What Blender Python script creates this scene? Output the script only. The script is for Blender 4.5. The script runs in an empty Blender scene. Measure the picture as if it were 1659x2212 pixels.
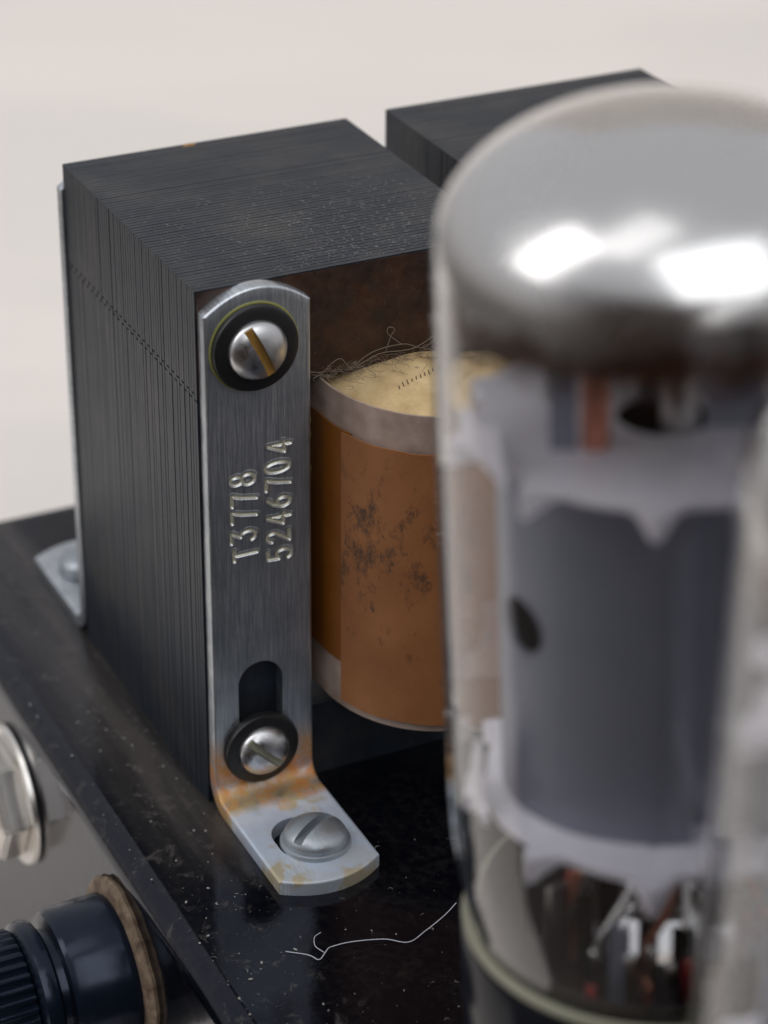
# Close-up of a valve amplifier chassis. Units: 1 Blender unit = 1 centimetre.
import bpy, bmesh, math, random
import numpy as np
from mathutils import Vector, Matrix, noise as mnoise
PI = math.pi
rnd = random.Random(7)
sc = bpy.context.scene
sc.unit_settings.system = 'METRIC'; sc.unit_settings.scale_length = 0.01
# ------------------------------------------------------------------ camera
YAW, PIT, ROLL, FPX = math.radians(26.47), math.radians(29.04), math.radians(.64), 5485.
CAM = Vector((-9.71, -24.36, 18.71))
fw = Vector((math.cos(PIT)*math.sin(YAW), math.cos(PIT)*math.cos(YAW), -math.sin(PIT)))
rt = Vector((math.cos(YAW), -math.sin(YAW), 0)); up = rt.cross(fw)
c_, s_ = math.cos(ROLL), math.sin(ROLL)
rx, uy = rt*c_+up*s_, up*c_-rt*s_
cd = bpy.data.cameras.new('camera'); cam = bpy.data.objects.new('camera', cd)
sc.collection.objects.link(cam); sc.camera = cam
M = Matrix((( rx.x, uy.x, -fw.x, CAM.x), (rx.y, uy.y, -fw.y, CAM.y), (rx.z, uy.z, -fw.z, CAM.z), (0, 0, 0, 1)))
cam.matrix_world = M
cd.sensor_fit = 'HORIZONTAL'; cd.sensor_width = 24; cd.lens = 24*FPX/1659
cd.clip_start = .5; cd.clip_end = 3000
cd.dof.use_dof = True; cd.dof.focus_distance = 29.8; cd.dof.aperture_fstop = .165; cd.dof.aperture_blades = 9
# ------------------------------------------------------------------ world, lamps, exposure
w = bpy.data.worlds.new('World'); sc.world = w; w.use_nodes = True
WN = w.node_tree
bg = WN.nodes['Background']; bg.inputs[1].default_value = .62
def wnode(t, **k):
    n = WN.nodes.new(t)
    for a, b in k.items(): setattr(n, a, b)
    return n
tc = wnode('ShaderNodeTexCoord'); sp = wnode('ShaderNodeSeparateXYZ'); WN.links.new(tc.outputs['Generated'], sp.inputs[0])
wr = wnode('ShaderNodeValToRGB'); mz = wnode('ShaderNodeMapRange'); mz.inputs[1].default_value = -.38; mz.inputs[2].default_value = .40
WN.links.new(sp.outputs[2], mz.inputs[0]); WN.links.new(mz.outputs[0], wr.inputs[0])          # floor .. ceiling of the room
e = wr.color_ramp.elements; e[0].position = 0; e[0].color = (.20, .18, .17, 1); e[1].position = .5; e[1].color = (.84, .82, .82, 1); e2 = e.new(1.); e2.color = (.93, .94, .99, 1)
dt = wnode('ShaderNodeVectorMath', operation='DOT_PRODUCT'); WN.links.new(tc.outputs['Generated'], dt.inputs[0]); dt.inputs[1].default_value = (-math.sin(YAW), -math.cos(YAW), 0)
m1 = wnode('ShaderNodeMapRange'); m2 = wnode('ShaderNodeMapRange'); mm = wnode('ShaderNodeMath', operation='MULTIPLY'); mx = wnode('ShaderNodeMix', data_type='RGBA')
for n_, v_ in ((m1, (.3, .8, 0, 1)), (m2, (.56, .30, 0, 1))):                              # the dark lower part of the room behind the photographer
    for i_, q_ in enumerate(v_): n_.inputs[i_+1].default_value = q_
WN.links.new(dt.outputs['Value'], m1.inputs[0]); WN.links.new(sp.outputs[2], m2.inputs[0])
WN.links.new(m1.outputs[0], mm.inputs[0]); WN.links.new(m2.outputs[0], mm.inputs[1])
WN.links.new(mm.outputs[0], mx.inputs[0]); WN.links.new(wr.outputs[0], mx.inputs[6]); mx.inputs[7].default_value = (.06, .042, .035, 1)
WN.links.new(mx.outputs[2], bg.inputs[0])
def area(name, loc, target, sx, sy, power, col):
    l = bpy.data.lights.new(name, 'AREA'); l.shape = 'RECTANGLE'; l.size = sx; l.size_y = sy
    l.energy = power; l.color = col
    o = bpy.data.objects.new(name, l); sc.collection.objects.link(o)
    o.location = loc; o.rotation_euler = (Vector(target)-Vector(loc)).to_track_quat('-Z', 'Y').to_euler()
    return o
# directions measured from the camera's horizontal heading: back = towards the camera, rt = to its right
back = Vector((-math.sin(YAW), -math.cos(YAW), 0))
def dirpos(az, el, dist, c=(1, -4, 4)):
    a, e = math.radians(az), math.radians(el)
    return Vector(c)+dist*(math.cos(e)*(math.cos(a)*back+math.sin(a)*rt)+math.sin(e)*Vector((0, 0, 1)))
area('window_light', dirpos(-80, 40, 250), (1, 0, 3), 95, 180, 150000, (1, .98, .97))
area('window_light', dirpos(24, 47, 250), (1, -3, 3), 205, 200, 265000, (.96, .98, 1))
area('ceiling_bounce', dirpos(-52, 72, 250), (1, -3, 3), 70, 130, 40000, (1, .99, .98))
sc.view_settings.view_transform = 'Standard'; sc.view_settings.look = 'None'
sc.view_settings.exposure = 0; sc.view_settings.gamma = 1; sc.view_settings.use_curve_mapping = False
cy = sc.cycles
cy.use_denoising = True; cy.max_bounces = 14; cy.transmission_bounces = 14; cy.transparent_max_bounces = 16
cy.glossy_bounces = 6; cy.diffuse_bounces = 4; cy.caustics_reflective = True; cy.caustics_refractive = True
cy.sample_clamp_indirect = 12; cy.blur_glossy = .3
# ------------------------------------------------------------------ materials
class Mat:
    def __init__(s, name, col=(.5, .5, .5), rough=.5, metal=0., **kw):
        s.m = bpy.data.materials.new(name); s.m.use_nodes = True; s.t = s.m.node_tree; s.b = s.t.nodes['Principled BSDF']
        s.b.inputs['Base Color'].default_value = (*col, 1); s.b.inputs['Roughness'].default_value = rough; s.b.inputs['Metallic'].default_value = metal
        for k, v in kw.items(): s.b.inputs[k.replace('_', ' ')].default_value = v
    def n(s, t, **kw):
        x = s.t.nodes.new(t)
        for k, v in kw.items(): setattr(x, k, v)
        return x
    def l(s, a, b): s.t.links.new(a, b)
    def co(s, scale=(1, 1, 1), kind='Object', loc=(0, 0, 0), rot=(0, 0, 0)):
        a = s.n('ShaderNodeTexCoord'); m = s.n('ShaderNodeMapping'); m.inputs['Scale'].default_value = scale; m.inputs['Location'].default_value = loc; m.inputs['Rotation'].default_value = rot
        s.l(a.outputs[kind], m.inputs[0]); return m.outputs[0]
    def noise(s, sc=5, det=4, vec=None, rough=.55, dist=0):
        x = s.n('ShaderNodeTexNoise'); x.inputs['Scale'].default_value = sc; x.inputs['Detail'].default_value = det
        x.inputs['Roughness'].default_value = rough; x.inputs['Distortion'].default_value = dist
        s.l(vec if vec is not None else s.co(), x.inputs['Vector']); return x.outputs[0]
    def ramp(s, f, stops):
        r = s.n('ShaderNodeValToRGB'); e = r.color_ramp.elements
        while len(e) < len(stops): e.new(.5)
        for i, (p, c) in enumerate(stops):
            e[i].position = p; e[i].color = (c, c, c, 1) if isinstance(c, (int, float)) else (*c, 1)
        s.l(f, r.inputs[0]); return r.outputs[0]
    def math(s, op, a, b=0., clamp=False):
        x = s.n('ShaderNodeMath', operation=op); x.use_clamp = clamp
        for i, v in enumerate((a, b)):
            if isinstance(v, (int, float)): x.inputs[i].default_value = v
            else: s.l(v, x.inputs[i])
        return x.outputs[0]
    def mix(s, f, a, b):
        x = s.n('ShaderNodeMix', data_type='RGBA')
        for i, v in ((0, f), (6, a), (7, b)):
            if isinstance(v, (int, float)): x.inputs[i].default_value = v
            elif isinstance(v, tuple): x.inputs[i].default_value = (*v, 1)
            else: s.l(v, x.inputs[i])
        return x.outputs[2]
    def axis(s, i, kind='Object'):
        a = s.n('ShaderNodeTexCoord'); x = s.n('ShaderNodeSeparateXYZ'); s.l(a.outputs[kind], x.inputs[0]); return x.outputs[i]
    def remap(s, v, a, b, c=0., d=1.):
        x = s.n('ShaderNodeMapRange'); x.clamp = True
        for i, q in enumerate((a, b, c, d)): x.inputs[i+1].default_value = q
        s.l(v, x.inputs[0]); return x.outputs[0]
    def set(s, sock, v): s.l(v, s.b.inputs[sock]); return s
    def bump(s, h, strength=.3, dist=.02, prev=None):
        b = s.n('ShaderNodeBump'); b.inputs['Strength'].default_value = strength; b.inputs['Distance'].default_value = dist
        s.l(h, b.inputs['Height'])
        if prev is not None: s.l(prev, b.inputs['Normal'])
        s.l(b.outputs[0], s.b.inputs['Normal']); return b.outputs[0]
MATS = {}
def mk(name, *a, **k): m = Mat(name, *a, **k); MATS[name] = m.m; return m
# cream table
m = mk('cream_surface', (.78, .74, .70), .75)
m.set('Base Color', m.mix(m.ramp(m.noise(.05, 3, m.co((1, 3, 1))), [(.4, 0.), (.6, 1.)]), (.77, .72, .665), (.84, .772, .71)))
# black gloss chassis paint with dust
m = mk('black_paint', (.008, .009, .013), .12, Specular_IOR_Level=.28, Specular_Tint=(.85, .93, 1.25, 1))
x, y = m.axis(0), m.axis(1)
band = m.math('MULTIPLY', m.remap(x, -1.15, -.45), m.remap(x, .3, -.1))
band = m.math('MULTIPLY', band, m.remap(y, -1.9, -.6))
n1 = m.noise(1.1, 6, rough=.65); n2 = m.noise(9, 5, rough=.7); n3 = m.noise(.7, 3, m.co((3.2, .35, 1)))
dust = m.math('MULTIPLY', m.ramp(n2, [(.42, 0.), (.72, 1.)]), m.ramp(n1, [(.4, .1), (.7, .9)]))
bd = m.math('MULTIPLY', band, m.ramp(n3, [(.35, .25), (.6, 1.)]))
blot = m.math('MULTIPLY', m.ramp(m.noise(3.2, 6, rough=.75, dist=.6), [(.56, 0.), (.68, 1.)]), m.math('MULTIPLY', m.remap(x, .2, -.5, .12, 1.), m.remap(m.axis(2), -.3, -.05)))
dust = m.math('ADD', dust, m.math('MULTIPLY', blot, 3.))
dust = m.math('ADD', m.math('MULTIPLY', dust, .10), m.math('MULTIPLY', bd, .32), True)
m.set('Base Color', m.mix(dust, (.0014, .0018, .0035), (.17, .15, .13)))
m.set('Roughness', m.math('ADD', m.math('MULTIPLY', dust, .6), m.ramp(n1, [(.3, .07), (.7, .15)]), True))
m.bump(m.noise(2.2, 3), .08, .05)
# lamination steel
def lam_mat(name, dusty):
    m = mk(name, (.03, .033, .036), .42, .35)
    n1 = m.noise(1.0, 5, rough=.6); st = m.noise(7, 4, m.co((.5, 9, .25)), .7)
    c = m.mix(m.ramp(st, [(.3, 0.), (.7, 1.)]), (.011, .016, .026), (.027, .037, .052))
    c = m.mix(m.ramp(n1, [(.45, 0.), (.75, .55)]), c, (.075, .07, .06))
    fine = m.noise(38, 5, rough=.8)
    geo = m.n('ShaderNodeNewGeometry'); sx = m.n('ShaderNodeSeparateXYZ'); m.l(geo.outputs['Normal'], sx.inputs[0])
    d = m.math('MULTIPLY', m.ramp(fine, [(.5, 0.), (.66, .75)]), m.ramp(n1, [(.38, .15), (.62, 1.)]))
    d = m.math('MULTIPLY', d, m.remap(sx.outputs[2], .6, .95, .12, dusty))
    c = m.mix(d, c, (.15, .15, .16))
    m.set('Base Color', c); m.set('Roughness', m.math('ADD', m.math('MULTIPLY', d, .4), m.ramp(st, [(.3, .30), (.7, .46)]), True))
    m.set('Metallic', m.math('SUBTRACT', .45, m.math('MULTIPLY', d, .6), True))
    m.bump(st, .15, .02)
lam_mat('blackened_steel', .9)
# brown varnished front face of the stack
m = mk('brown_varnish', (.05, .022, .012), .3)
c = m.mix(m.ramp(m.noise(2.2, 6, rough=.65), [(.35, 0.), (.7, 1.)]), (.014, .007, .005), (.062, .024, .011))
sp_ = m.ramp(m.noise(60, 2, rough=.4), [(.74, 0.), (.78, .7)])
m.set('Base Color', m.mix(sp_, c, (.4, .33, .26)))
m.set('Roughness', m.ramp(m.noise(6, 4), [(.3, .3), (.7, .6)])); m.bump(m.noise(14, 4), .2, .02)
# zinc plated steel, brushed, with amber residue low down
def zinc(name, stain):
    m = mk(name, (.5, .52, .54), .3, 1.)
    br = m.noise(3, 5, m.co((22, 1, .6)) if stain else m.co((6, 6, 6)), .75); cl = m.noise(1.4, 4)
    c = m.mix(m.ramp(br, [(.38, 0.), (.62, 1.)]), (.44, .475, .52), (.74, .76, .79))
    c = m.mix(m.ramp(cl, [(.4, 0.), (.7, .6)]), c, (.28, .33, .35))
    met = .95
    r = m.math('ADD', m.ramp(br, [(.3, .32), (.7, .46)]), 0.)
    if stain:
        z, y = m.axis(2), m.axis(1)
        wob = m.math('MULTIPLY', m.math('SUBTRACT', m.noise(1.5, 4), .5), .9)
        zz = m.math('ADD', z, wob)
        low = m.math('MULTIPLY', m.remap(zz, .95, .55), m.remap(m.math('ADD', y, wob), -1.0, -.5))
        pat = m.math('MULTIPLY', m.ramp(m.noise(1.7, 5, m.co(loc=(3, 1.2, 0)), .6), [(.46, 0.), (.51, 1.)]), m.remap(y, -.35, -.5))
        am = m.mix(m.ramp(m.noise(3.2, 5), [(.35, 0.), (.65, 1.)]), (.62, .20, .02), (.52, .34, .12))
        low = m.math('MULTIPLY', low, m.ramp(m.noise(4.5, 8, rough=.75), [(.36, .25), (.56, 1.)])); c = m.mix(m.math('MULTIPLY', low, .95), c, am)
        c = m.mix(m.math('MULTIPLY', pat, .9), c, (.46, .37, .20))
        wh = m.math('MULTIPLY', m.remap(y, -.5, -.7), m.remap(z, .5, .3))
        c = m.mix(m.math('MULTIPLY', m.math('MULTIPLY', wh, m.ramp(m.noise(1.5, 5, m.co(loc=(7, 2, 0))), [(.46, .15), (.52, 1.)])), .75), c, (.50, .57, .68))
        met = m.math('SUBTRACT', .95, m.math('ADD', m.math('MULTIPLY', low, .55), m.math('MULTIPLY', wh, .45)), True)
        m.set('Metallic', met)
        r = m.math('ADD', r, m.math('MULTIPLY', m.math('ADD', low, wh), .15), True)
    m.set('Base Color', c); m.set('Roughness', r); m.bump(br, .05, .01)
zinc('zinc_plate', True); zinc('zinc_hardware', False)
m = mk('screw_steel', (.62, .62, .63), .2, 1.); m.set('Roughness', m.ramp(m.noise(5, 5), [(.35, .24), (.65, .45)])); m.bump(m.noise(3, 3), .15, .03)
m = mk('dull_zinc', (.36, .39, .42), .42, .8); m.set('Base Color', m.mix(m.noise(4, 5), (.27, .30, .33), (.45, .48, .51))); m.bump(m.noise(7, 5), .35, .03)
mk('groove_residue', (.66, .64, .52), .40, .5)
mk('amber_residue', (.30, .16, .035), .35)
mk('yellow_varnish', (.30, .29, .09), .35, .2)
mk('black_fibre', (.010, .010, .011), .38)
m = mk('dark_rim', (.05, .045, .05), .5)
# coil papers
m = mk('kraft_wrap', (.3, .12, .04), .6)
c = m.mix(m.ramp(m.noise(1.1, 5), [(.3, 0.), (.75, 1.)]), (.22, .078, .021), (.35, .138, .044))
z = m.axis(2)
zone = m.math('MULTIPLY', m.remap(m.math('ABSOLUTE', m.math('SUBTRACT', z, 3.75)), 1.5, .3), m.remap(m.axis(0), 2.75, 1.9))
sm = m.ramp(m.math('ADD', m.noise(3.4, 9, m.co((1.3, 1.3, .8), loc=(.6, 0, 2.3)), .78), m.math('MULTIPLY', zone, .115)), [(.60, 0.), (.72, 1.)])
c = m.mix(m.math('MULTIPLY', sm, .92), c, (.035, .02, .014))
m.set('Base Color', m.mix(m.ramp(m.noise(30, 5, rough=.7), [(.4, 0.), (.9, .5)]), c, (.32, .14, .06)))
m.bump(m.noise(22, 6, rough=.7), .35, .02)
m = mk('amber_film', (.20, .065, .008), .3); m.set('Base Color', m.mix(m.noise(2, 4), (.15, .045, .005), (.27, .095, .014)))
m = mk('mauve_tape', (.26, .2, .185), .45)
m.set('Base Color', m.mix(m.ramp(m.noise(1.8, 5), [(.3, 0.), (.7, 1.)]), (.23, .16, .125), (.50, .385, .325))); m.bump(m.noise(9, 4), .2, .02)
m = mk('yellow_paper', (.6, .42, .2), .7)
c = m.mix(m.ramp(m.noise(2.4, 6), [(.3, 0.), (.75, 1.)]), (.42, .28, .12), (.76, .57, .31))
m.set('Base Color', m.mix(m.ramp(m.noise(26, 4, rough=.7), [(.6, 0.), (.75, .6)]), c, (.16, .10, .05))); m.bump(m.noise(7, 4), .3, .03)
mk('ink', (.10, .07, .05), .7)
mk('lint_grey', (.30, .285, .28), .8); mk('lint_brown', (.20, .15, .11), .85); mk('hair_white', (.62, .62, .68), .45)
m = mk('dust_specks', (.32, .30, .28), .8)
# valve materials
mk('bulb_glass', (1, 1, 1), 0., 0., Transmission_Weight=1., IOR=1.47)
m = mk('getter_silver', (.60, .59, .58), .13, 1.)
m.set('Roughness', m.ramp(m.noise(1.5, 3), [(.3, .20), (.7, .30)]))
tr = m.n('ShaderNodeBsdfTransparent'); ms = m.n('ShaderNodeMixShader')
hz = m.math('ADD', m.axis(2), m.math('MULTIPLY', m.math('SUBTRACT', m.noise(1.3, 3), .5), .6))
m.l(m.remap(hz, 10.36, 10.56), ms.inputs[0]); m.l(tr.outputs[0], ms.inputs[1]); m.l(m.b.outputs[0], ms.inputs[2]); m.l(ms.outputs[0], m.t.nodes['Material Output'].inputs[0])
m = mk('getter_brown', (.07, .028, .012), .3, .6)
tr = m.n('ShaderNodeBsdfTransparent'); ms = m.n('ShaderNodeMixShader')
m.l(m.remap(m.math('ADD', m.axis(2), m.math('MULTIPLY', m.math('SUBTRACT', m.noise(1.1, 3), .5), .5)), 9.95, 10.3), ms.inputs[0]); m.l(tr.outputs[0], ms.inputs[1]); m.l(m.b.outputs[0], ms.inputs[2]); m.l(ms.outputs[0], m.t.nodes['Material Output'].inputs[0])
m = mk('mica_white', (.66, .64, .70), .45, Subsurface_Weight=0.); m.set('Base Color', m.mix(m.ramp(m.noise(2.5, 4), [(.3, 0.), (.7, 1.)]), (.78, .75, .84), (.92, .89, .96)))
m = mk('plate_grey', (.10, .105, .125), .5, .35); m.set('Base Color', m.mix(m.noise(1.5, 3), (.22, .238, .30), (.30, .31, .375)))
mk('hole_shade', (.004, .004, .004), .9)  # near-black colour that paints in the shade inside openings
mk('dark_inside', (.022, .013, .009), .65)
mk('copper_rod', (.62, .26, .18), .35, .8); mk('nickel_wire', (.5, .49, .48), .3, 1.)
mk('red_bead', (.35, .02, .015), .3)
m = mk('bakelite', (.004, .005, .009), .16, Specular_IOR_Level=.2)
mk('cement_cream', (.25, .245, .18), .6)
m = mk('knob_black', (.005, .008, .015), .17, Specular_IOR_Level=.3, Specular_Tint=(.8, .9, 1.2, 1)); m.set('Roughness', m.ramp(m.noise(3, 4), [(.3, .12), (.7, .3)])); m.bump(m.noise(14, 3), .08, .01)
m = mk('rusty_washer', (.2, .12, .07), .8)
m.set('Base Color', m.mix(m.ramp(m.noise(2.6, 6, rough=.7), [(.35, 0.), (.65, 1.)]), (.055, .032, .018), (.25, .18, .12))); m.bump(m.noise(12, 5), .5, .03)
m = mk('nickel_nut', (.8, .78, .75), .3, 1.); m.set('Base Color', m.mix(m.noise(1.5, 3), (.62, .58, .53), (.88, .86, .83)))
# ------------------------------------------------------------------ mesh helpers
COL = sc.collection
def obj(name, bm, mat, parent=None, smooth=False, mats=None):
    bmesh.ops.recalc_face_normals(bm, faces=bm.faces)
    me = bpy.data.meshes.new(name); bm.to_mesh(me); bm.free()
    for q in (mats or [mat]): me.materials.append(MATS[q])
    o = bpy.data.objects.new(name, me); COL.objects.link(o)
    if smooth is True: me.shade_smooth()
    elif smooth: me.shade_smooth(); me.set_sharp_from_angle(angle=math.radians(smooth))
    if parent: o.parent = parent
    return o
def thing(name, label, cat, loc=(0, 0, 0), group=None):
    o = bpy.data.objects.new(name, None); COL.objects.link(o); o.location = loc; o.empty_display_size = .2
    return tag(o, label, cat, group)
def tag(o, label=None, cat=None, group=None, kind=None):
    for k, v in (('label', label), ('category', cat), ('group', group), ('kind', kind)):
        if v: o[k] = v
    return o
def box(bm, x0, x1, y0, y1, z0, z1):
    v = [bm.verts.new((x, y, z)) for z in (z0, z1) for y in (y0, y1) for x in (x0, x1)]
    for f in ((0, 2, 3, 1), (4, 5, 7, 6), (0, 1, 5, 4), (1, 3, 7, 5), (3, 2, 6, 7), (2, 0, 4, 6)): bm.faces.new([v[i] for i in f])
    return v
def bev(bm, off, seg=2):
    bmesh.ops.bevel(bm, geom=list(bm.edges), offset=off, segments=seg, affect='EDGES', profile=.5)
def lathe(bm, prof, seg=72, axis='Z', c=(0, 0, 0), close=False, rfun=None):
    rings = []
    for r, h in prof:
        if r < 1e-6: ring = None; p = {'Z': (0, 0, h), 'X': (h, 0, 0), 'Y': (0, h, 0)}[axis]; rings.append(bm.verts.new(Vector(p)+Vector(c))); continue
        ring = []
        for i in range(seg):
            a = 2*PI*i/seg; q = r*(rfun(a, r, h) if rfun else 1)
            p = {'Z': (q*math.cos(a), q*math.sin(a), h), 'X': (h, q*math.cos(a), q*math.sin(a)), 'Y': (q*math.cos(a), h, q*math.sin(a))}[axis]
            ring.append(bm.verts.new(Vector(p)+Vector(c)))
        rings.append(ring)
    pairs = list(zip(rings, rings[1:])) + ([(rings[-1], rings[0])] if close else [])
    for a, b in pairs:
        for i in range(seg):
            j = (i+1) % seg
            if isinstance(a, list) and isinstance(b, list): bm.faces.new((a[i], a[j], b[j], b[i]))
            elif isinstance(a, list): bm.faces.new((a[i], a[j], b))
            elif isinstance(b, list): bm.faces.new((a, b[j], b[i]))
def tube(bm, pts, r, sides=6, taper=False):
    pts = [Vector(p) for p in pts]; rings = []; n = len(pts); ref = Vector((.3, .5, .8))
    for i, p in enumerate(pts):
        t = (pts[min(i+1, n-1)]-pts[max(i-1, 0)])
        if t.length < 1e-9: t = Vector((0, 0, 1))
        t.normalize(); u = t.cross(ref)
        if u.length < 1e-3: u = t.cross(Vector((1, 0, 0)))
        u.normalize(); v = t.cross(u); q = r*(1 if not taper else max(.25, 1-abs(2*i/(n-1)-1)**3))
        rings.append([bm.verts.new(p+q*(math.cos(2*PI*k/sides)*u+math.sin(2*PI*k/sides)*v)) for k in range(sides)])
    for a, b in zip(rings, rings[1:]):
        for k in range(sides): bm.faces.new((a[k], a[(k+1) % sides], b[(k+1) % sides], b[k]))
    bm.faces.new(rings[0][::-1]); bm.faces.new(rings[-1])
def smoothpath(pts, n=10):
    P = [Vector(p) for p in pts]; P = [P[0]*2-P[1]]+P+[P[-1]*2-P[-2]]; out = []
    for i in range(1, len(P)-2):
        for k in range(n):
            t = k/n; a, b, c, d = P[i-1:i+3]
            out.append(.5*((2*b)+(c-a)*t+(2*a-5*b+4*c-d)*t*t+(3*b-3*c+d-a)*t**3))
    out.append(P[-2]); return out
def prism(bm, poly, z0, z1, f=lambda x, y, z: (x, y, z)):
    a = [bm.verts.new(f(x, y, z0)) for x, y in poly]; b = [bm.verts.new(f(x, y, z1)) for x, y in poly]; n = len(poly)
    bm.faces.new(a[::-1]); bm.faces.new(b)
    for i in range(n): bm.faces.new((a[i], a[(i+1) % n], b[(i+1) % n], b[i]))
def boolean(o, cutter_bm):
    bmesh.ops.recalc_face_normals(cutter_bm, faces=cutter_bm.faces)
    me = bpy.data.meshes.new('cut'); cutter_bm.to_mesh(me); cutter_bm.free()
    c = bpy.data.objects.new('cut', me); COL.objects.link(c)
    md = o.modifiers.new('b', 'BOOLEAN'); md.operation = 'DIFFERENCE'; md.object = c; md.solver = 'EXACT'; md.use_self = True
    dg = bpy.context.evaluated_depsgraph_get(); new = bpy.data.meshes.new_from_object(o.evaluated_get(dg))
    o.modifiers.clear(); old = o.data; o.data = new; bpy.data.meshes.remove(old); bpy.data.objects.remove(c); bpy.data.meshes.remove(me)
def capsule(cx, cz0, cz1, r, n=14):
    return [(cx+r*math.cos(PI*i/n), cz1+r*math.sin(PI*i/n)) for i in range(n+1)]+[(cx+r*math.cos(PI+PI*i/n), cz0+r*math.sin(PI+PI*i/n)) for i in range(n+1)]
# ------------------------------------------------------------------ setting: table and backdrop
bm = bmesh.new()
prof = [(-9, -6.02), (88, -6.02)]+[(88+40*math.sin(a), 34-40.02*math.cos(a)) for a in [PI/2*i/10 for i in range(1, 11)]]+[(128, 95)]
rows = [[bm.verts.new((x, y, z)) for x in (-22, 55)] for y, z in prof]
for a, b in zip(rows, rows[1:]): bm.faces.new((a[0], a[1], b[1], b[0]))
o_ = obj('backdrop', bm, 'cream_surface', smooth=60); o_.rotation_euler = (0, 0, -YAW); tag(o_, 'plain cream tabletop sweeping up behind the amplifier', 'backdrop', kind='structure')
# ------------------------------------------------------------------ chassis
CX0 = -1.44
bm = bmesh.new(); box(bm, CX0, 26, -22, 8.22, -6, 0); bev(bm, .30, 8)
chassis = thing('amplifier_chassis', 'glossy black painted metal chassis with dusty top and rounded edge', 'chassis', (0, 0, -6))
o = obj('body', bm, 'black_paint', chassis, smooth=40); o.location = (0, 0, 6)
for f in o.data.polygons:
    if f.area > 20: f.use_smooth = False
# ------------------------------------------------------------------ transformer
H, D, W = 7.0, 4.34, 3.95
BX0, BX1, BT = .03, 1.36, .19
def strokes(ch):
    def arc(cx, cy, rx, ry, a0, a1, n=12): return [(cx+rx*math.cos(math.radians(a0+(a1-a0)*i/n)), cy+ry*math.sin(math.radians(a0+(a1-a0)*i/n))) for i in range(n+1)]
    return {'T': [[(0, 1), (.62, 1)], [(.31, 1), (.31, 0)]],
            '3': [[(.02, 1), (.58, 1), (.3, .62)]+arc(.3, .32, .3, .31, 85, -150)],
            '7': [[(0, 1), (.6, 1), (.42, .6), (.27, 0)]],
            '8': [arc(.31, .76, .23, .23, 0, 360, 16), arc(.31, .27, .3, .27, 0, 360, 16)],
            '5': [[(.56, 1), (.1, 1), (.05, .55)]+arc(.29, .32, .3, .31, 120, -150)],
            '2': [arc(.3, .7, .28, .29, 160, -20, 10)+[(.0, .02), (.6, .02)]],
            '4': [[(.45, 0), (.45, 1), (0, .3), (.62, .3)]],
            '6': [[(.5, 1), (.2, .72), (.04, .4)]+arc(.31, .29, .29, .29, 165, 525, 18)],
            '0': [arc(.31, .5, .29, .5, 0, 360, 20)]}[ch]
def stamp_segments(text, xb, z0, pitch, h, seed):
    q = random.Random(seed); out = []
    for i, ch in enumerate(text):
        dz, dx, k, tl = q.uniform(-.014, .014), q.uniform(-.016, .016), q.uniform(.94, 1.06), q.uniform(-.06, .06)
        dp = q.uniform(.8, 1.15)
        for st in strokes(ch):
            pts = [Vector((xb+dx-h*k*(v+tl*u), z0+dz+pitch*i+h*.74*k*u)) for u, v in st]
            out += [(a, b, dp) for a, b in zip(pts, pts[1:])]
    return out
def stamp_field(segs, X, Z, r=.030):
    best = np.full(X.shape, 9.); dp = np.ones(X.shape)
    for a, b, w_ in segs:
        abx, abz = b.x-a.x, b.y-a.y; L = max(abx*abx+abz*abz, 1e-9)
        t = np.clip(((X-a.x)*abx+(Z-a.y)*abz)/L, 0, 1); d = np.hypot(X-a.x-abx*t, Z-a.y-abz*t)
        k = d < best; best[k] = d[k]; dp[k] = w_
    g = np.where(best < r, -.024*dp*(.5+.5*np.cos(math.pi*np.clip(best/r, 0, 1))), 0)
    return g+.0055*np.exp(-((best-r-.006)/.011)**2)
def rnd_off(d, r=.035):
    return r-math.sqrt(max(0, r*r-(r-d)**2)) if d < r else 0
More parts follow.
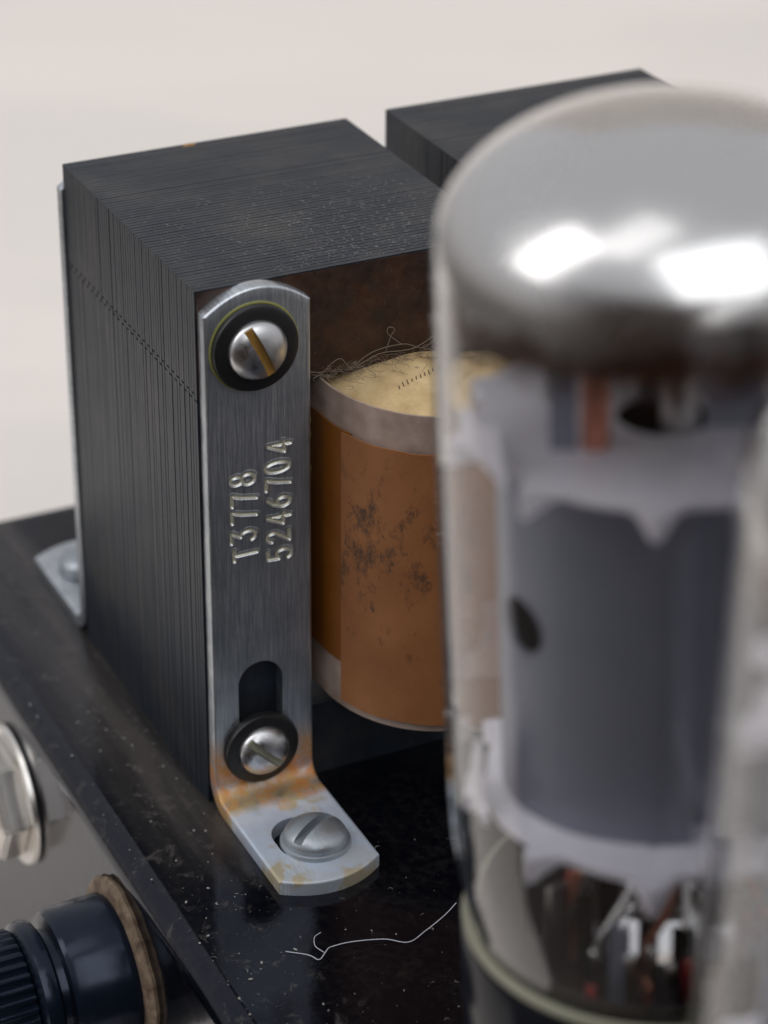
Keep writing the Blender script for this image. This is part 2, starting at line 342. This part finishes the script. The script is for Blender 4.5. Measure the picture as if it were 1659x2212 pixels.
def bracket(name, parent, stamp, mat='zinc_plate'):
    # strip swept down the front face and out along the foot; s runs over the length
    R = .22; zt, zarc = 6.74, .27; yf = -2.10; yarc = .24
    segs = (stamp_segments('T3778', .64, 3.52, .248, .30, 3)+stamp_segments('5246704', 1.085, 3.40, .240, .295, 5)) if stamp else []
    e_ = [0, .001, .004, .010, .019, .035]; NX = 180 if stamp else 20
    xs = [BX0+d for d in e_]+[BX0+.035+(BX1-BX0-.07)*i/NX for i in range(1, NX)]+[BX1-d for d in e_[::-1]]
    xm = (BX0+BX1)/2; hw = (BX1-BX0)/2
    S = [0, .00015, .0006, .0015, .003, .0055]+([.02+.24*i/10 for i in range(11)]+[.262+.295*i/280 for i in range(281)]+[.57+.43*i/16 for i in range(17)] if stamp else [i/24 for i in range(1, 25)])+[1+i/10 for i in range(1, 11)]+[2+i/12 for i in range(1, 12)]+[3-.018, 3-.010, 3-.005, 3-.002, 3-.0004, 3]
    zsf = lambda x: zt+zarc*(1-((x-xm)/hw)**2)
    field = {}
    if segs:
        rows_ = [k for k, s_ in enumerate(S) if .26 < s_ < .56]
        X = np.array([xs]*len(rows_)); Z = np.array([[zsf(x)+(BT+R-zsf(x))*S[k] for x in xs] for k in rows_]); F = stamp_field(segs, X, Z)
        field = {k: F[i] for i, k in enumerate(rows_)}
    def P(j, k, side):       # side 0: outer (visible) surface, 1: inner
        x, s_ = xs[j], S[k]; zs = zsf(x); e = 1-((x-xm)/hw)**2
        dx = min(x-BX0, BX1-x); ye = yf-yarc*e
        ds = s_*(zs-BT-R) if s_ <= 1 else (3-s_)*abs(ye+BT+R) if s_ > 2 else 9
        o = max(rnd_off(dx), rnd_off(ds)) if side == 0 else rnd_off(dx, .012)*-1
        if side == 0 and k in field: o -= field[k][j]
        if s_ <= 1: return (x, -BT+o if side == 0 else o, zs+(BT+R-zs)*s_)
        rad = R+o if side == 0 else R+BT+o
        if s_ <= 2:
            a = (s_-1)*PI/2; return (x, -BT-R+rad*math.cos(a), BT+R-rad*math.sin(a))
        return (x, -BT-R+(ye+BT+R)*(s_-2), BT-o if side == 0 else -o)
    bm = bmesh.new(); g = [[[bm.verts.new(P(j, k, sd)) for j in range(len(xs))] for k in range(len(S))] for sd in (0, 1)]
    ns, nx = len(S), len(xs)
    for k in (0, 1):
        for i in range(ns-1):
            for j in range(nx-1): bm.faces.new((g[k][i][j], g[k][i][j+1], g[k][i+1][j+1], g[k][i+1][j]))
    for i in range(ns-1):
        for j in (0, nx-1): bm.faces.new((g[0][i][j], g[0][i+1][j], g[1][i+1][j], g[1][i][j]))
    for i in (0, ns-1):
        for j in range(nx-1): bm.faces.new((g[0][i][j], g[0][i][j+1], g[1][i][j+1], g[1][i][j]))
    bmesh.ops.recalc_face_normals(bm, faces=bm.faces)
    if segs:                                              # pale residue that settled in the stamped grooves
        for f in bm.faces:
            if .2 < f.calc_center_median().x < 1.25 and 3.2 < f.calc_center_median().z < 5.3 and -BT-.01 < f.calc_center_median().y and f.calc_center_median().y > -BT+.006 and f.calc_center_median().y < -BT+.06 and abs(f.normal.x) < .99: f.material_index = 1
    o = obj(name, bm, mat, parent, mats=[mat, 'groove_residue'])
    c = bmesh.new(); prism(c, capsule(.655, .75, 1.73, .295), -.5, .02, lambda x, z, y: (x, y, z)); boolean(o, c)
    c = bmesh.new(); prism(c, capsule(.65, -1.52, -1.33, .345), -.1, .5); boolean(o, c)
    o.data.shade_smooth(); o.data.set_sharp_from_angle(angle=math.radians(58))
    return o
def slotted_head(name, parent, c, r, h, ang, mat, up_axis, slot_mat):
    """solid domed head: lathe + boolean groove, with residue in the groove as its own sub-part"""
    bm = bmesh.new(); prof = [(0, h)]+[(r*math.sin(a), h*math.cos(a)**.85) for a in [PI/2*i/14 for i in range(1, 14)]]+[(r, .0), (r, -.03), (0, -.03)]
    lathe(bm, prof, 56)
    o = obj(name, bm, mat, parent)
    a = math.radians(ang); cb = bmesh.new(); wv = r*.15
    for v in box(cb, -r*1.2, r*1.2, -wv, wv, h*.42, h*1.3): v.co = Matrix.Rotation(a, 3, 'Z') @ v.co
    boolean(o, cb); o.data.shade_smooth(); o.data.set_sharp_from_angle(angle=math.radians(30))
    sb = bmesh.new(); L = r*.9
    for v in box(sb, -L, L, -wv*.97, wv*.97, h*.1, h*.50): v.co = Matrix.Rotation(a, 3, 'Z') @ v.co
    s = obj('slot', sb, slot_mat, o)
    o.location = c
    if up_axis == '-Y': o.rotation_euler = (PI/2, 0, 0)
    elif up_axis == 'Y': o.rotation_euler = (-PI/2, 0, 0)
    return o
def ring_washer(name, parent, c, r0, r1, t, mat, up_axis, edge=.03):
    bm = bmesh.new(); lathe(bm, [(r0, 0), (r0, t-edge), (r0+edge, t), (r1-edge*1.5, t), (r1-edge*.4, t-edge*.45), (r1, t-edge*1.3), (r1, 0)], 64, close=True)
    o = obj(name, bm, mat, parent, smooth=35); o.location = c
    if up_axis == '-Y': o.rotation_euler = (PI/2, 0, 0)
    elif up_axis == 'Y': o.rotation_euler = (-PI/2, 0, 0)
    return o
def coil_outline(k=1., n=40):
    cx, b = 2.9, 1.60*k; out = [(1.50-(k-1)*1.3, .7), (1.56-(k-1)*1.3, .3)]
    for i in range(n+1):
        t = PI+PI*i/n; co, si = math.cos(t), math.sin(t)
        a = (1.31 if co < 0 else 1.0)*k; out.append((cx+a*co, b*math.copysign(abs(si)**.95, si)))
    return out
def wall(bm, line, z0, z1, t, m=1, zf0=None, zf1=None):     # curved sheet with thickness outside `line`
    V = []
    for i, (x, y) in enumerate(line):
        p, q = line[max(0, i-1)], line[min(len(line)-1, i+1)]
        d = Vector((q[0]-p[0], q[1]-p[1])).normalized(); nx, ny = d.y, -d.x
        za = z0+(zf0(i) if zf0 else 0); zb = z1+(zf1(i) if zf1 else 0)
        V.append([bm.verts.new(c) for c in ((x, y, za), (x, y, zb), (x+nx*t, y+ny*t, zb), (x+nx*t, y+ny*t, za))])
    for a, b in zip(V, V[1:]):
        for k in range(4): bm.faces.new((a[k], a[(k+1) % 4], b[(k+1) % 4], b[k]))
    bm.faces.new(V[0]); bm.faces.new(V[-1][::-1])
def transformer():
    t = thing('output_transformer', 'open frame transformer with stamped number on its silver bracket, beside the chassis edge', 'transformer', group='transformers bolted side by side')
    q = random.Random(11); N = 56; p = D/N
    bm = bmesh.new()
    for i in range(N):
        y0, y1 = i*p+.001, (i+1)*p-.009
        jx, jz = q.uniform(0, .0025), q.uniform(-.0018, .001)
        if q.random() < .08: jx += .003
        zj = 5.64 + (.035 if i % 2 else -.035)
        jx2 = jx+q.uniform(-.002, .003)
        # yoke bar (I piece), legs and bottom yoke (E piece) of one lamination
        box(bm, jx, W-jx*.5, y0, y1, zj+.022, H+jz)
        box(bm, jx2, 1.30, y0, y1, 0, zj); box(bm, 3.5, W, y0, y1, 0, zj); box(bm, 1.30, 3.5, y0, y1, 0, 1.05)
    obj('core', bm, 'blackened_steel', t)
    bm = bmesh.new(); box(bm, .02, W-.02, -.012, .003, 5.66, H-.02); 
    obj('face_varnish', bm, 'brown_varnish', t)
    br = bracket('mounting_bracket', t, True)
    xs = .64
    ring_washer('insulating_washer', t, (xs, -BT, 6.28), .25, .535, .10, 'black_fibre', '-Y')
    ring_washer('insulating_washer', t, (xs-.005, -BT, .80), .22, .49, .12, 'black_fibre', '-Y')
    h = ring_washer('varnish_ring', t, (xs, -BT-.001, 6.28), .525, .558, .012, 'yellow_varnish', '-Y', .004)
    slotted_head('clamp_screw', t, (xs, -BT-.09, 6.28), .365, .2, -65, 'screw_steel', '-Y', 'amber_residue')
    slotted_head('clamp_screw', t, (xs-.01, -BT-.11, .80), .335, .2, -45, 'screw_steel', '-Y', 'cement_cream')
    s = slotted_head('foot_screw', t, (.76, -1.56, BT+.07), .395, .22, 28, 'dull_zinc', 'Z', 'dull_zinc')
    ring_washer('screw_flange', s, (0, 0, -.07), .1, .435, .06, 'dull_zinc', 'Z', .02)
    # rear bracket: the same strip facing the other way
    rb = bracket('mounting_bracket', t, False, 'zinc_hardware'); rb.location = (1.33, D, 0); rb.scale = (1, 1, .985); rb.rotation_euler = (0, 0, PI)
    for z in (6.28, .8):
        ring_washer('insulating_washer', t, (xs-.06, D+BT, z), .22, .49, .1, 'black_fibre', 'Y')
        slotted_head('clamp_screw', t, (xs-.06, D+BT+.09, z), .34, .18, 30, 'screw_steel', 'Y', 'amber_residue')
    slotted_head('foot_screw', t, (.55, D+1.5, BT+.05), .40, .24, 60, 'dull_zinc', 'Z', 'dull_zinc')
    # coil
    zt, zb = 5.60, 1.30
    L = coil_outline()
    bm = bmesh.new(); prism(bm, coil_outline(.93)+[(3.7, .6)], zb+.12, zt-.3)
    coil = obj('coil', bm, 'kraft_wrap', t)
    bm = bmesh.new(); wall(bm, L, zb, zt, .03)
    obj('end_tape', bm, 'mauve_tape', coil, smooth=40)
    i0 = next(i for i, (x, y) in enumerate(L) if y < -.42)
    L2 = coil_outline(1.035)
    bm = bmesh.new(); wall(bm, L2[:i0+2], zb+.66, zt-.44, .015, zf1=lambda i: .006*math.sin(i)); obj('amber_film', bm, 'amber_film', coil, smooth=40)
    L3 = coil_outline(1.05)
    bm = bmesh.new(); wall(bm, L3[i0:], zb+.13, zt-.46, .02, zf1=lambda i: .006*math.sin(i*1.3), zf0=lambda i: .006*math.sin(i*.9+1)); obj('kraft_wrapper', bm, 'kraft_wrap', coil, smooth=40)
    # domed yellow paper on top of the winding
    bm = bmesh.new(); n = 14; P = coil_outline(.97); rows = []
    for k in range(n+1):
        f = k/n; row = []
        for i, (x, y) in enumerate(P):
            px, py = 2.75+(x-2.75)*f, .35+(y-.35)*f
            z = zt-.24+.32*(1-f**2.6)-.02*0+.03*mnoise.noise(Vector((px*2, py*2, 1)))
            row.append(bm.verts.new((px, py, z)))
        rows.append(row)
    for a, b in zip(rows, rows[1:]):
        for i in range(len(P)-1): bm.faces.new((a[i], a[i+1], b[i+1], b[i]))
    bmesh.ops.remove_doubles(bm, verts=bm.verts, dist=1e-5)
    paper = obj('end_paper', bm, 'yellow_paper', coil, smooth=True); bpy.context.view_layer.update()
    for i in range(9):                                    # illegible row of printed ticks
        x = 2.30+.066*i; y = -.60+.020*i+q.uniform(-.008, .008); hh = q.uniform(.02, .045)
        f = min(((x-2.75)**2/1.26**2+(y-.35)**2/1.9**2)**.5, 1.); z = 0
        hit = paper.ray_cast((x, y, 8), (0, 0, -1)); z = (hit[1].z if hit[0] else 5.6)+.006
        bm = bmesh.new(); tube(bm, [(x-.01, y-hh, z-.004), (x, y, z), (x+.01, y+hh, z+.006)], .006, 5)
        obj('printed_tick', bm, 'ink', coil)
    for z in (5.15, 4.95, 4.5):
        bm = bmesh.new(); bmesh.ops.create_icosphere(bm, subdivisions=2, radius=.05, matrix=Matrix.Translation((1.37, -.10, z)) @ Matrix.Diagonal((.4, .8, 1.6, 1)))
        obj('varnish_drip', bm, 'yellow_varnish', t, smooth=True)
    bm = bmesh.new(); bmesh.ops.create_icosphere(bm, subdivisions=3, radius=.06, matrix=Matrix.Translation((1.7, 4.28, 6.99)) @ Matrix.Diagonal((1.6, .7, .5, 1)))
    obj('wax_blob', bm, 'amber_residue', t, smooth=True)
    return t
T1 = transformer()
def copy_tree(o, parent=None, skip=()):
    c = o.copy(); COL.objects.link(c); c.parent = parent
    for ch in list(o.children):
        if ch not in skip: copy_tree(ch, c, skip)
    return c
T2 = copy_tree(T1, skip=[c for c in T1.children if c.location.y > 4 or c.name.startswith(('wax', 'varnish_drip'))]); T2.location = (4.57, .08, 0)
T2['label'] = 'black laminated transformer partly hidden behind the glass bulb, farther from the chassis edge'
# ------------------------------------------------------------------ valves
def glass_profile():
    eq, Rr, b = 10.60, 1.93, 1.17
    out = [(0, eq+b)]
    for i in range(1, 23):
        a = PI/2*i/23; out.append((Rr*math.sin(a)**.97, eq+b*math.cos(a)))
    out += [(Rr, eq), (1.935, 10.4), (1.945, 9.9), (1.95, 9.6), (1.96, 7.5), (1.96, 5.4), (1.95, 4.95), (1.91, 4.55), (1.84, 4.15), (1.79, 3.85), (1.78, 3.4)]
    return out
def valve():
    t = thing('vacuum_tube', 'tall glass valve with silvered top standing in front of the brown coil', 'vacuum tube', group='glass power valves')
    pr = glass_profile(); th = .06
    inner = []
    for i, (r, h) in enumerate(pr):
        a, b = pr[max(0, i-1)], pr[min(len(pr)-1, i+1)]
        d = Vector((b[0]-a[0], b[1]-a[1])).normalized(); n = Vector((-d.y, d.x))
        if i == 0: inner.append((0, h-th)); continue
        inner.append((max(.0, r-abs(n.x)*th), h-max(0, abs(n.y)*th if h > 9 else 0)))
    bm = bmesh.new(); lathe(bm, pr+inner[::-1], 96); bulb = obj('glass_bulb', bm, 'bulb_glass', t, smooth=50)
    g = [(max(0, r-.006) if r else 0, h-(.006 if h > 10.6 else 0)) for r, h in inner if h > 9.5]
    bm = bmesh.new(); lathe(bm, [(0, g[0][1])]+[(r, h) for r, h in g[1:]], 96)
    obj('getter_coating', bm, 'getter_silver', t, smooth=True)
    bm = bmesh.new(); lathe(bm, [(0, g[0][1]-.02)]+[(r-.02, h-.01) for r, h in g[1:]], 96)
    obj('getter_stain', bm, 'getter_brown', t, smooth=True)
    q = random.Random(4)
    def mica(h, seed, droop):
        q = random.Random(seed); bm = bmesh.new(); n = 180; top, bot = [], []
        teeth = [(-PI/2-.127+2*PI*k/10+q.uniform(-.05, .05)*(k > 1), q.uniform(.75, 1.)) for k in range(10)]
        for i in range(n):
            a = 2*PI*i/n; tt = max([s*math.exp(-(((a-b+PI) % (2*PI)-PI)/.072)**2) for b, s in teeth])
            r = 1.62+.25*tt+.025*math.sin(7*a+seed)
            top.append(bm.verts.new((r*math.cos(a), r*math.sin(a), h))); bot.append(bm.verts.new((r*math.cos(a), r*math.sin(a), h-.07-.20*tt*droop)))
        ci = [bm.verts.new((.42*math.cos(2*PI*i/n), .42*math.sin(2*PI*i/n), h+.0)) for i in range(n)]
        cj = [bm.verts.new((.42*math.cos(2*PI*i/n), .42*math.sin(2*PI*i/n), h-.07)) for i in range(n)]
        for i in range(n):
            j = (i+1) % n
            bm.faces.new((top[i], top[j], bot[j], bot[i])); bm.faces.new((ci[i], ci[j], top[j], top[i])); bm.faces.new((cj[j], cj[i], bot[i], bot[j])); bm.faces.new((ci[j], ci[i], cj[i], cj[j]))
        return obj('mica_spacer', bm, 'mica_white', t, smooth=40)
    mica(9.05, 3, 1.); mica(5.4, 8, 1.)
    def tab(a0, pts, h):
        bm = bmesh.new(); c = Vector((math.sin(a0), -math.cos(a0), 0)); tv = Vector((math.cos(a0), math.sin(a0), 0)); V = []
        for r_ in (1.70, 1.74): V.append([bm.verts.new(c*r_+tv*u+Vector((0, 0, h+v))) for u, v in pts])
        n_ = len(pts); bm.faces.new(V[0]); bm.faces.new(V[1][::-1])
        for i in range(n_): bm.faces.new((V[0][i], V[0][(i+1) % n_], V[1][(i+1) % n_], V[1][i]))
        obj('mica_tab', bm, 'mica_white', t)
    tab(math.radians(-78), [(-.5, -.35), (-.42, -.1), (-.2, .1), (-.1, .35), (.0, .45), (.08, .62), (.2, .66), (.26, .5), (.3, .1), (.4, 0), (.4, -.1), (.1, -.12), (-.1, -.3)], 5.45)
    tab(math.radians(-70), [(-.3, 0), (-.25, .3), (.0, .42), (.2, .34), (.45, .45), (.6, .2), (.7, 0)], 9.05)
    # anode: shell with a recessed channel, seams and a round hole
    n = 120; bm = bmesh.new(); A0 = -PI/2
    def pr_(a):                                                # a = angle from the camera side, + to the right
        a = (a+PI) % (2*PI)-PI; r = 1/math.sqrt((math.sin(a)/1.45)**2+(math.cos(a)/1.18)**2)
        if math.radians(8) < a < math.radians(30): r -= .28
        if abs(a-math.radians(-8)) < math.radians(1.5): r += .03
        return r
    ang = sorted([2*PI*i/n-PI for i in range(n)]+[math.radians(x) for x in (7.9, 8.1, 29.9, 30.1, -9.6, -9.4, -6.6, -6.4)])
    ringsP = []
    for h, dr in ((5.36, 0), (8.84, 0), (8.84, -.06), (5.36, -.06)):
        ringsP.append([bm.verts.new(((pr_(a)+dr)*math.sin(a), -(pr_(a)+dr)*math.cos(a), h)) for a in ang])
    m_ = len(ang)
    for k in range(4):
        for i in range(m_): bm.faces.new((ringsP[k][i], ringsP[k][(i+1) % m_], ringsP[(k+1) % 4][(i+1) % m_], ringsP[(k+1) % 4][i]))
    an = obj('anode', bm, 'plate_grey', t)
    cb = bmesh.new(); ah = math.radians(-66); bmesh.ops.create_cone(cb, cap_ends=True, segments=32, radius1=.27, radius2=.27, depth=1.0,
        matrix=Matrix.Translation((1.39*math.sin(ah), -1.39*math.cos(ah), 7.33)) @ Matrix.Rotation(ah, 4, 'Z') @ Matrix.Rotation(PI/2, 4, 'X'))
    boolean(an, cb); an.data.shade_smooth(); an.data.set_sharp_from_angle(angle=math.radians(30))
    bm = bmesh.new(); lathe(bm, [(.85, 5.4), (.85, 8.8)], 40); obj('shade_sleeve', bm, 'hole_shade', t, smooth=True)  # added near-black sleeve, painted shade behind the anode hole
    # structure above the top spacer
    for x, y, z1, r, mt, nm in ((-.62, -.55, 9.75, .12, 'copper_rod', 'support_rod'), (.66, .5, 9.6, .10, 'copper_rod', 'support_rod'), (.1, -.2, 9.5, .16, 'nickel_wire', 'cathode_sleeve'), (.95, -.4, 9.65, .07, 'nickel_wire', 'support_rod'), (-.95, .35, 9.6, .07, 'nickel_wire', 'support_rod')):
        bm = bmesh.new(); lathe(bm, [(0, z1), (r*.8, z1), (r, z1-.05), (r, 8.8), (0, 8.8)], 20, c=(x, y, 0)); obj(nm, bm, mt, t, smooth=40)
    for B in ((-1.0, -.78, -.62, -.58, 9.0, 9.85), (.32, .8, -.30, -.26, 9.0, 9.7), (-.2, .5, .3, .34, 9.0, 9.6)):
        bm = bmesh.new(); box(bm, *B); bev(bm, .01, 1); obj('radiator_fin', bm, 'plate_grey', t)
    bm = bmesh.new(); tube(bm, [(.35+.38*math.cos(a), -.1+.38*math.sin(a), 9.95) for a in [2*PI*i/32 for i in range(33)]], .045, 8); tube(bm, [(.35, .28, 9.95), (.35, .35, 8.95)], .03, 6)
    obj('getter_ring', bm, 'nickel_wire', t, smooth=True)
    # stem, leads and beads below the lower spacer
    bm = bmesh.new(); lathe(bm, [(0, 4.75), (.22, 4.7), (.3, 4.5), (.34, 4.1), (.36, 3.75), (.4, 3.55), (.4, 3.45), (0, 3.45)], 48, rfun=lambda a, r, h: 1-.35*abs(math.sin(a))*(1 if h > 4 else 0))
    obj('glass_stem', bm, 'bulb_glass', t, smooth=50)
    for k in range(14):
        a = 2*PI*k/14+.3; r0, r1 = .95, .45+.5*(k % 2); bm = bmesh.new()
        tube(bm, smoothpath([(r0*math.cos(a), r0*math.sin(a), 3.4), (r0*math.cos(a+.1), r0*math.sin(a+.1), 3.95), (r1*math.cos(a+.4), r1*math.sin(a+.4), 4.6), (r1*math.cos(a+.4), r1*math.sin(a+.4), 5.3)], 6), .04, 8)
        obj('lead_wire', bm, 'nickel_wire' if k % 3 else 'copper_rod', t, smooth=True)
    for k in range(19):                                  # upright tabs added around the stem to break up a bright reflection
        a = -PI/2+(k-9)*.2+q.uniform(-.1, .1); bm = bmesh.new(); rr = q.uniform(.35, 1.35); h0 = q.uniform(3.9, 4.75)
        box(bm, -.10, .10, -.02, .02, 3.5, h0); bev(bm, .008, 1)
        o_ = obj('added_tab', bm, ('dark_inside', 'nickel_wire', 'plate_grey', 'nickel_wire', 'copper_rod')[k % 5], t); o_.location = (rr*math.cos(a), rr*math.sin(a), 0); o_.rotation_euler = (q.uniform(-.05, .05), 0, q.uniform(0, 3))
    for k in range(24):
        a = -PI/2+(k-12)*.16; bm = bmesh.new(); rr = .7+.85*q.random()
        lathe(bm, [(0, 4.10), (.045, 4.06), (.06, 3.9), (.06, 3.6), (0, 3.55)], 16, c=(rr*math.cos(a), rr*math.sin(a), q.uniform(-.08, .1)))
        obj('glass_bead', bm, 'red_bead' if k % 4 == 1 else 'nickel_wire', t, smooth=True)
    bm = bmesh.new(); lathe(bm, [(0, 3.42), (1.7, 3.42), (1.7, 3.3), (0, 3.3)], 48); obj('stem_floor', bm, 'dark_inside', t)
    bm = bmesh.new(); lathe(bm, [(1.70, 3.40), (1.70, 3.98), (1.67, 4.0), (1.66, 3.40)], 72, close=True); obj('shade_collar', bm, 'dark_inside', t, smooth=40)  # dark band added to darken the bulb foot and mask the far rim
    # base
    bm = bmesh.new(); lathe(bm, [(1.74, 3.84), (1.80, 3.87), (1.85, 3.86), (1.87, 3.80), (1.80, 3.74), (1.72, 3.74)], 96, close=True); obj('cement_rim', bm, 'cement_cream', t, smooth=True)
    bm = bmesh.new(); lathe(bm, [(0, 3.28), (1.79, 3.28), (1.79, 3.78), (1.84, 3.80), (1.88, 3.74), (1.88, 2.0), (1.84, 1.9), (1.6, 1.85), (1.55, .9), (0, .9)], 96)
    obj('base', bm, 'bakelite', t, smooth=40)
    bm = bmesh.new(); lathe(bm, [(0, .95), (1.6, .95), (1.75, .85), (1.78, .3), (2.05, .25), (2.05, .0), (0, .0)], 72); obj('socket', bm, 'black_fibre', t, smooth=40)
    return t
def stand(t, bx, by, lean):
    l = math.radians(lean); ax = Vector((0, 0, 1))*math.cos(l)-rt*math.sin(l); X = (rt-ax*rt.dot(ax)).normalized(); Y = ax.cross(X)
    t.matrix_world = Matrix(((X.x, Y.x, ax.x, bx), (X.y, Y.y, ax.y, by), (X.z, Y.z, ax.z, 0), (0, 0, 0, 1)))
V1 = valve(); stand(V1, 1.41, -8.41, 3.0)
V2 = copy_tree(V1); stand(V2, .80, -13.0, .2)
V2['label'] = 'blurred glass valve at the right edge of the photo, nearest the camera'
# ------------------------------------------------------------------ fuse holder and jack on the chassis side
FY, FZ = -.67, -1.6
fh = thing('fuse_holder', 'black knurled screw cap holder with rusty washer on the chassis side', 'fuse holder', (CX0, FY, FZ))
bm = bmesh.new(); lathe(bm, [(.5, 0), (1.15, 0), (1.17, -.05), (1.12, -.10), (1.0, -.12), (.5, -.12)], 72, 'X', close=True, rfun=lambda a, r, h: 1+.02*math.sin(5*a)+.012*math.sin(17*a)); obj('washer', bm, 'rusty_washer', fh, smooth=40)
bm = bmesh.new(); lathe(bm, [(0, -.1), (.93, -.1), (.97, -.16), (.97, -.22), (.95, -.86), (.90, -.93), (.72, -.94), (.70, -1.12), (0, -1.12)], 96, 'X'); obj('body', bm, 'knob_black', fh, smooth=35)
bm = bmesh.new(); lathe(bm, [(0, -1.05), (.80, -1.05), (.88, -1.10), (.90, -1.18), (.88, -1.28), (.80, -1.34), (0, -1.34)], 96, 'X'); cap = obj('cap', bm, 'knob_black', fh, smooth=35)
NR = 36
def kn(a, r, h): return 1-(.075*(.5+.5*math.cos(a*NR))**2 if r > .6 else 0)
bm = bmesh.new(); lathe(bm, [(0, -1.33), (.76, -1.33), (.84, -1.38), (.85, -1.44), (.85, -2.0), (.80, -2.06), (.6, -2.1), (0, -2.1)], NR*10, 'X', rfun=kn); obj('knurled_grip', bm, 'knob_black', cap, smooth=25)
bm = bmesh.new(); lathe(bm, [(0, -2.1), (.70, -2.1), (.72, -2.2), (.6, -2.45), (0, -2.5)], 64, 'X'); obj('end_button', bm, 'knob_black', cap, smooth=40)
jk = thing('jack_socket', 'blurred silver nut of a jack socket on the chassis side', 'jack socket', (CX0, 3.4, -1.6))
bm = bmesh.new(); lathe(bm, [(.5, 0), (.98, 0), (1.0, -.04), (.98, -.10), (.5, -.12)], 64, 'X', close=True); obj('washer', bm, 'nickel_nut', jk, smooth=40)
bm = bmesh.new(); lathe(bm, [(.45, -.1), (.84, -.1), (.86, -.2), (.86, -.42), (.78, -.5), (.45, -.52)], 6, 'X', close=True); bmesh.ops.bevel(bm, geom=list(bm.edges), offset=.03, segments=2, affect='EDGES'); obj('nut', bm, 'nickel_nut', jk, smooth=30)
bm = bmesh.new(); lathe(bm, [(.3, -.1), (.45, -.1), (.45, -.9), (.40, -.95), (.3, -.95)], 48, 'X', close=True); obj('barrel', bm, 'nickel_nut', jk, smooth=40)
bm = bmesh.new(); lathe(bm, [(0, -.05), (.31, -.05), (.31, -.8), (0, -.8)], 32, 'X'); obj('bore_shade', bm, 'hole_shade', jk)  # solid near-black plug, painted shade inside the barrel
# ------------------------------------------------------------------ lint, hairs and dust
def fibre(bm, p, L, r, q, curl=1., flat=False, n=7):
    a = q.uniform(0, 2*PI); k = q.uniform(-1, 1)*curl*2.5; pts = []; v = Vector(p)
    for i in range(n):
        pts.append(v.copy()); a += k/n*2+q.uniform(-.25, .25)*curl
        v += Vector((math.cos(a), math.sin(a), 0 if flat else q.uniform(-.25, .3)))*L/n
        v.z = max(v.z, p[2])
    tube(bm, pts, r, 3, True)
q = random.Random(21)
bm = bmesh.new()
for i in range(850):
    if q.random() < .6: x, y = q.gauss(2.35, .75), abs(q.gauss(.9, .6))
    else: x, y = q.uniform(.1, 3.8), q.uniform(.1, 2.6)
    if not (.05 < x < 3.88 and .05 < y < 4.2): continue
    fibre(bm, (x, y, 7.003), q.uniform(.03, .09), q.uniform(.0014, .0026), q, 1.3)
tag(obj('lint', bm, 'lint_grey'), 'fine grey lint fibres lying on the top of the stamped transformer', 'lint', kind='stuff')
bm = bmesh.new(); pts = [(2.0, 1.55, 7.01), (2.02, 1.5, 7.05), (2.04, 1.44, 7.04), (2.05, 1.38, 7.01)]
bm.free()
bm = bmesh.new()
for i in range(260):
    x = q.uniform(1.5, 3.8); y = -.05-abs(q.gauss(0, .16)); fibre(bm, (x, y, 5.66+q.uniform(0, .10)), q.uniform(.12, .4), q.uniform(.002, .004), q, 1.6)
for P in ([(1.4, -.08, 5.75), (1.55, -.1, 5.73), (1.66, -.12, 5.83), (1.78, -.12, 5.86), (1.9, -.14, 5.72), (2.05, -.16, 5.78), (2.3, -.14, 5.84), (2.7, -.16, 5.83), (3.1, -.1, 5.95)],
          [(1.9, -.1, 5.7), (2.2, -.12, 5.87), (2.6, -.1, 5.88), (2.9, -.12, 5.8), (3.2, -.12, 6.15), (3.35, -.1, 6.4)],
          [(2.38, -.08, 5.82), (2.45, -.07, 6.0), (2.5, -.07, 6.08), (2.42, -.07, 6.12), (2.40, -.08, 6.05), (2.5, -.08, 5.95), (2.6, -.08, 5.86)]):
    tube(bm, smoothpath(P, 8), .0048, 4)
tag(obj('fluff', bm, 'lint_brown'), 'tangled brown fluff and hairs along the top of the yellow coil paper', 'lint', kind='stuff')
bm = bmesh.new()
for i in range(340):
    k = q.random()
    if k < .45: x, y = q.uniform(-1.3, 0.), q.uniform(-6.5, 4)
    else: x, y = q.uniform(-1.2, 2.6), q.uniform(-7, -1.6)
    if -.05 < x < 1.45 and -2.4 < y < 4.6 or x > 0 and y > -.1: continue
    r = q.choice((.003, .004, .006, .008, .015)) if k < .45 else q.choice((.003, .003, .004, .005, .008))
    if q.random() < .15: fibre(bm, (x, y, .004), q.uniform(.04, .14), r*.6, q, 1.)
    else: bmesh.ops.create_icosphere(bm, subdivisions=1, radius=r, matrix=Matrix.Translation((x, y, r*.6)) @ Matrix.Rotation(q.uniform(0, 3), 4, 'Z') @ Matrix.Diagonal((q.uniform(.7, 2.2), 1, .7, 1)))
tag(obj('dust', bm, 'dust_specks'), 'pale dust specks and crumbs scattered over the black chassis top', 'dust', kind='stuff')
bm = bmesh.new()
HP = [(-.34, -3.12, .01), (-.13, -3.29, .01), (-.06, -3.43, .02), (.05, -3.36, .03), (.12, -3.30, .03), (.19, -3.28, .02), (.41, -3.31, .03), (.77, -3.44, .04), (1.0, -3.61, .04), (1.27, -3.52, .05), (1.6, -3.36, .05), (1.83, -3.22, .06)]
tube(bm, smoothpath([(.05, -3.34, .02), (.0, -3.2, .03), (.06, -3.05, .03), (.16, -3.0, .03)], 8), .004, 5)
tube(bm, smoothpath(HP, 8), .005, 5)
tag(obj('hair', bm, 'hair_white'), 'single curly white hair lying on the black chassis in front of the bracket foot', 'hair')
